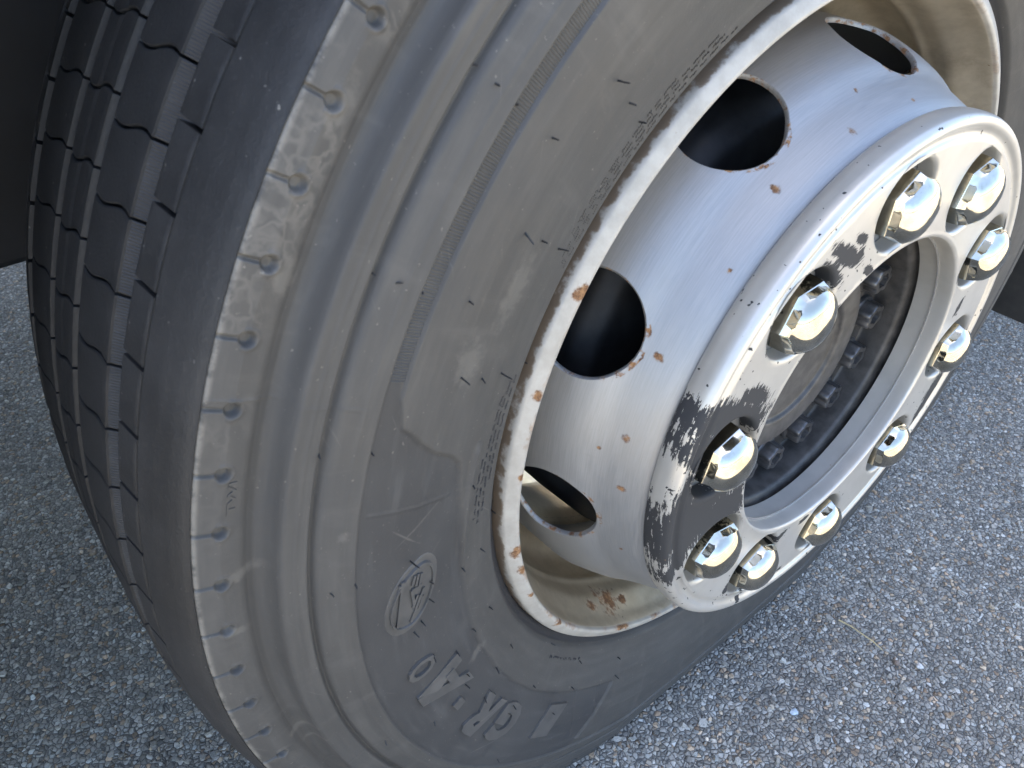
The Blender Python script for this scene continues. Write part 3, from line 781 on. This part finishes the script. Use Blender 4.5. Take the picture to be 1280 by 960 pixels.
# ---------------------------------------------------------------- hub inside the ring
M_HUB = mat_plain("greasy_hub_iron", (.045, .042, .039), .5, .1, .4, 70, .3)
M_BOLT = mat_plain("dark_bolt_steel", (.11, .108, .108), .30, .7, .3, 90, .2)
hub = revolve("hub", fillet([(.036, .1400), (.030, .1275), (.014, .1275), (.004, .1270), (.004, .0880), (.013, .0860), (.016, .0830), (.016, .060), (.012, .058), (.012, .0005)], .003, 3), M_HUB, 160, 40, parent=wheel)
bm = bmesh.new(); prev = None; k = 48
for (x, R0, st) in [(-.001, .0152, 0), (.003, .0152, 0), (.0042, .0144, 0), (.0046, .0122, 1), (.0150, .0119, 1), (.0164, .0110, 1), (.0164, .0066, 1), (.0110, .0060, 1)]:
    cur = []
    for i in range(k):
        t = i*2*math.pi/k; r = R0*(1+(.10*math.cos(6*t) if st else 0)); cur.append(bm.verts.new((x, r*math.cos(t), r*math.sin(t))))
    if prev:
        for i in range(k): bm.faces.new((prev[i], prev[(i+1) % k], cur[(i+1) % k], cur[i]))
    prev = cur
bm.faces.new(prev); bolt_me = bm_mesh("hub_bolt", bm, M_BOLT, True, 35)
for k in range(16):
    o = link("hub_bolt", bolt_me, hub); o.location = Vector(wp(.004, .1080, -89-22.5*k).tolist()); o.rotation_euler = (rng.uniform(0, 1), 0, 0)

# ---------------------------------------------------------------- bracket glimpsed through the top hand hole
M_BRK = mat_plain("tan_bracket_paint", (.42, .34, .24), .5, 0, .15, 90, .1)
bm = bmesh.new(); bmesh.ops.create_cube(bm, size=1)
for v in bm.verts: v.co = Vector((v.co.x*.005, v.co.y*.012, v.co.z*.05))
bmesh.ops.bevel(bm, geom=list(bm.edges), offset=.0015, segments=2, affect='EDGES')
o = link("bracket", bm_mesh("bracket", bm, M_BRK, True, 30), wheel)
for v in o.data.vertices: v.co = v.co+Vector((-.034, .045, .190))
# ---------------------------------------------------------------- brake drum seen through the hand holes
M_DRUM = mat_plain("dark_brake_iron", (.016, .016, .017), .6, .2, .5, 40, .3)
revolve("brake_drum", fillet([(-.030, .100), (-.034, .200), (-.048, .2120), (-.10, .2150), (-.24, .2150)], .006, 4), M_DRUM, 128, 40, parent=wheel)

for o_ in list(truck.children): o_.location.z = HUBZ           # parts of the wheel turn about the axle

# ================================================================ the vehicle above and behind the wheel
M_BLK = mat_plain("black_underbody_plastic", (.010, .011, .014), .6, 0, .35, 8, .15)
M_BODY = mat_plain("dark_cab_paint", (.05, .06, .075), .35, 0, .08, 3, .02)
def box(name, x0, x1, y0, y1, z0, z1, mat, parent, bev=.02):
    bm = bmesh.new(); bmesh.ops.create_cube(bm, size=1)
    for v in bm.verts: v.co = Vector(((x0+x1)/2+v.co.x*(x1-x0), (y0+y1)/2+v.co.y*(y1-y0), (z0+z1)/2+v.co.z*(z1-z0)))
    bmesh.ops.bevel(bm, geom=list(bm.edges), offset=bev, segments=3, affect='EDGES', profile=.6)
    o = link(name, bm_mesh(name, bm, mat, True, 30), parent)
    return o
M_SHADE_PANEL = mat_plain("dark_shade_panel", (.022, .020, .017), .8, 0, .4, 30, .2)  # tone of the shadow behind the wheel, put into the colour
# arch liner: half barrel over the wheel
prof = []
n, m = 48, 2
th = np.linspace(-100, 100, n)
Vv = []
for xx_ in (-.52, -.06):
    for rr_ in (.66,):
        Vv.append(wp(xx_, rr_, th)+np.array([0, 0, HUBZ]))
        Vv.append(wp(xx_, rr_+.02, th)+np.array([0, 0, HUBZ]))
Vv = np.stack(Vv, 1)            # n x 4 : in0, out0, in1, out1
idx = lambda i, j: i*4+j
F = []
for i in range(n-1):
    F += [(idx(i, 0), idx(i+1, 0), idx(i+1, 2), idx(i, 2)), (idx(i, 1), idx(i, 3), idx(i+1, 3), idx(i+1, 1)), (idx(i, 2), idx(i+1, 2), idx(i+1, 3), idx(i, 3)), (idx(i, 0), idx(i, 1), idx(i+1, 1), idx(i+1, 0))]
o = link("wheel_arch", mesh("wheel_arch", Vv.reshape(-1, 3), F, M_BLK, True, 40), truck)
box("inner_liner", -.60, -.54, -.80, .80, .478, 1.20, M_BLK, truck)
box("chassis_beam", -.86, -.78, -1.2, 4.0, .62, .92, M_BLK, truck)
box("axle_beam", -1.9, -.27, -.06, .06, .42, .56, M_BLK, truck)
box("spring_pack", -.74, -.66, -.75, .75, .52, .62, M_BLK, truck)
box("shade_panel", -.52, -.02, .785, .80, .150, .80, M_SHADE_PANEL, truck, .004)  # dark panel added in place of the shadow behind the wheel
box("unseen_bumper", -2.4, -.03, -1.45, -.66, .30, 1.17, M_BLK, truck, .05)  # out of view; added to block light reaching the wheel from the front
box("unseen_cab_body", -2.45, -.02, -1.45, 4.2, 1.18, 3.1, M_BODY, truck, .06)  # out of view; extended rearward so its shadow covers wheel and nearby ground
box("body_side", -.12, -.03, .80, 4.2, .60, 1.17, M_BLK, truck)

# ================================================================ small things on the ground
M_STRAW = mat_plain("dry_straw", (.42, .33, .17), .6, 0, .2, 200, .1)
bm = bmesh.new(); prev = None
path = [(.072, .187, .0035), (.088, .1895, .0055), (.101, .1905, .0050), (.117, .191, .0060), (.131, .191, .0035)]
for s, p in enumerate(path):
    rd = [.0011, .0009, .0008, .0009, .0005][s]
    cur = [bm.verts.new((p[0], p[1]+rd*math.cos(i*math.pi/3), p[2]+rd*math.sin(i*math.pi/3))) for i in range(6)]
    if prev:
        for i in range(6): bm.faces.new((prev[i], prev[(i+1) % 6], cur[(i+1) % 6], cur[i]))
    prev = cur
bm.faces.new(prev)
tag(link("grass_stalk", bm_mesh("grass_stalk", bm, M_STRAW)), "thin dry straw stalk lying on the grey asphalt in front of the wheel", "stalk")
def pebble(loc, sz, col, label, sq=(1, .75, .55)):
    bm = bmesh.new(); bmesh.ops.create_icosphere(bm, subdivisions=2, radius=1)
    for v in bm.verts:
        k = 1+.16*math.sin(v.co.x*3.1+loc[0]*90)+.12*math.cos(v.co.y*4+loc[1]*70)
        v.co = Vector((v.co.x*sz*sq[0]*k, v.co.y*sz*sq[1]*k, v.co.z*sz*sq[2]*k))
    o = link("pebble", bm_mesh("pebble", bm, mat_plain("pebble_stone", col, .6, 0, .15, 300, .2)))
    o.location = (loc[0], loc[1], sz*sq[2]*.7); o.rotation_euler = (0, 0, loc[0]*40)
    tag(o, label, "pebble")
pebble((.171, .208), .0048, (.50, .48, .46), "white rounded pebble just beyond the end of the straw stalk")
pebble((.110, .039), .0050, (.36, .42, .47), "pale bluish pebble nearest the tyre's lettering on the asphalt")
pebble((.150, .190), .0050, (.17, .125, .095), "brown pebble between the straw stalk and the white pebble")
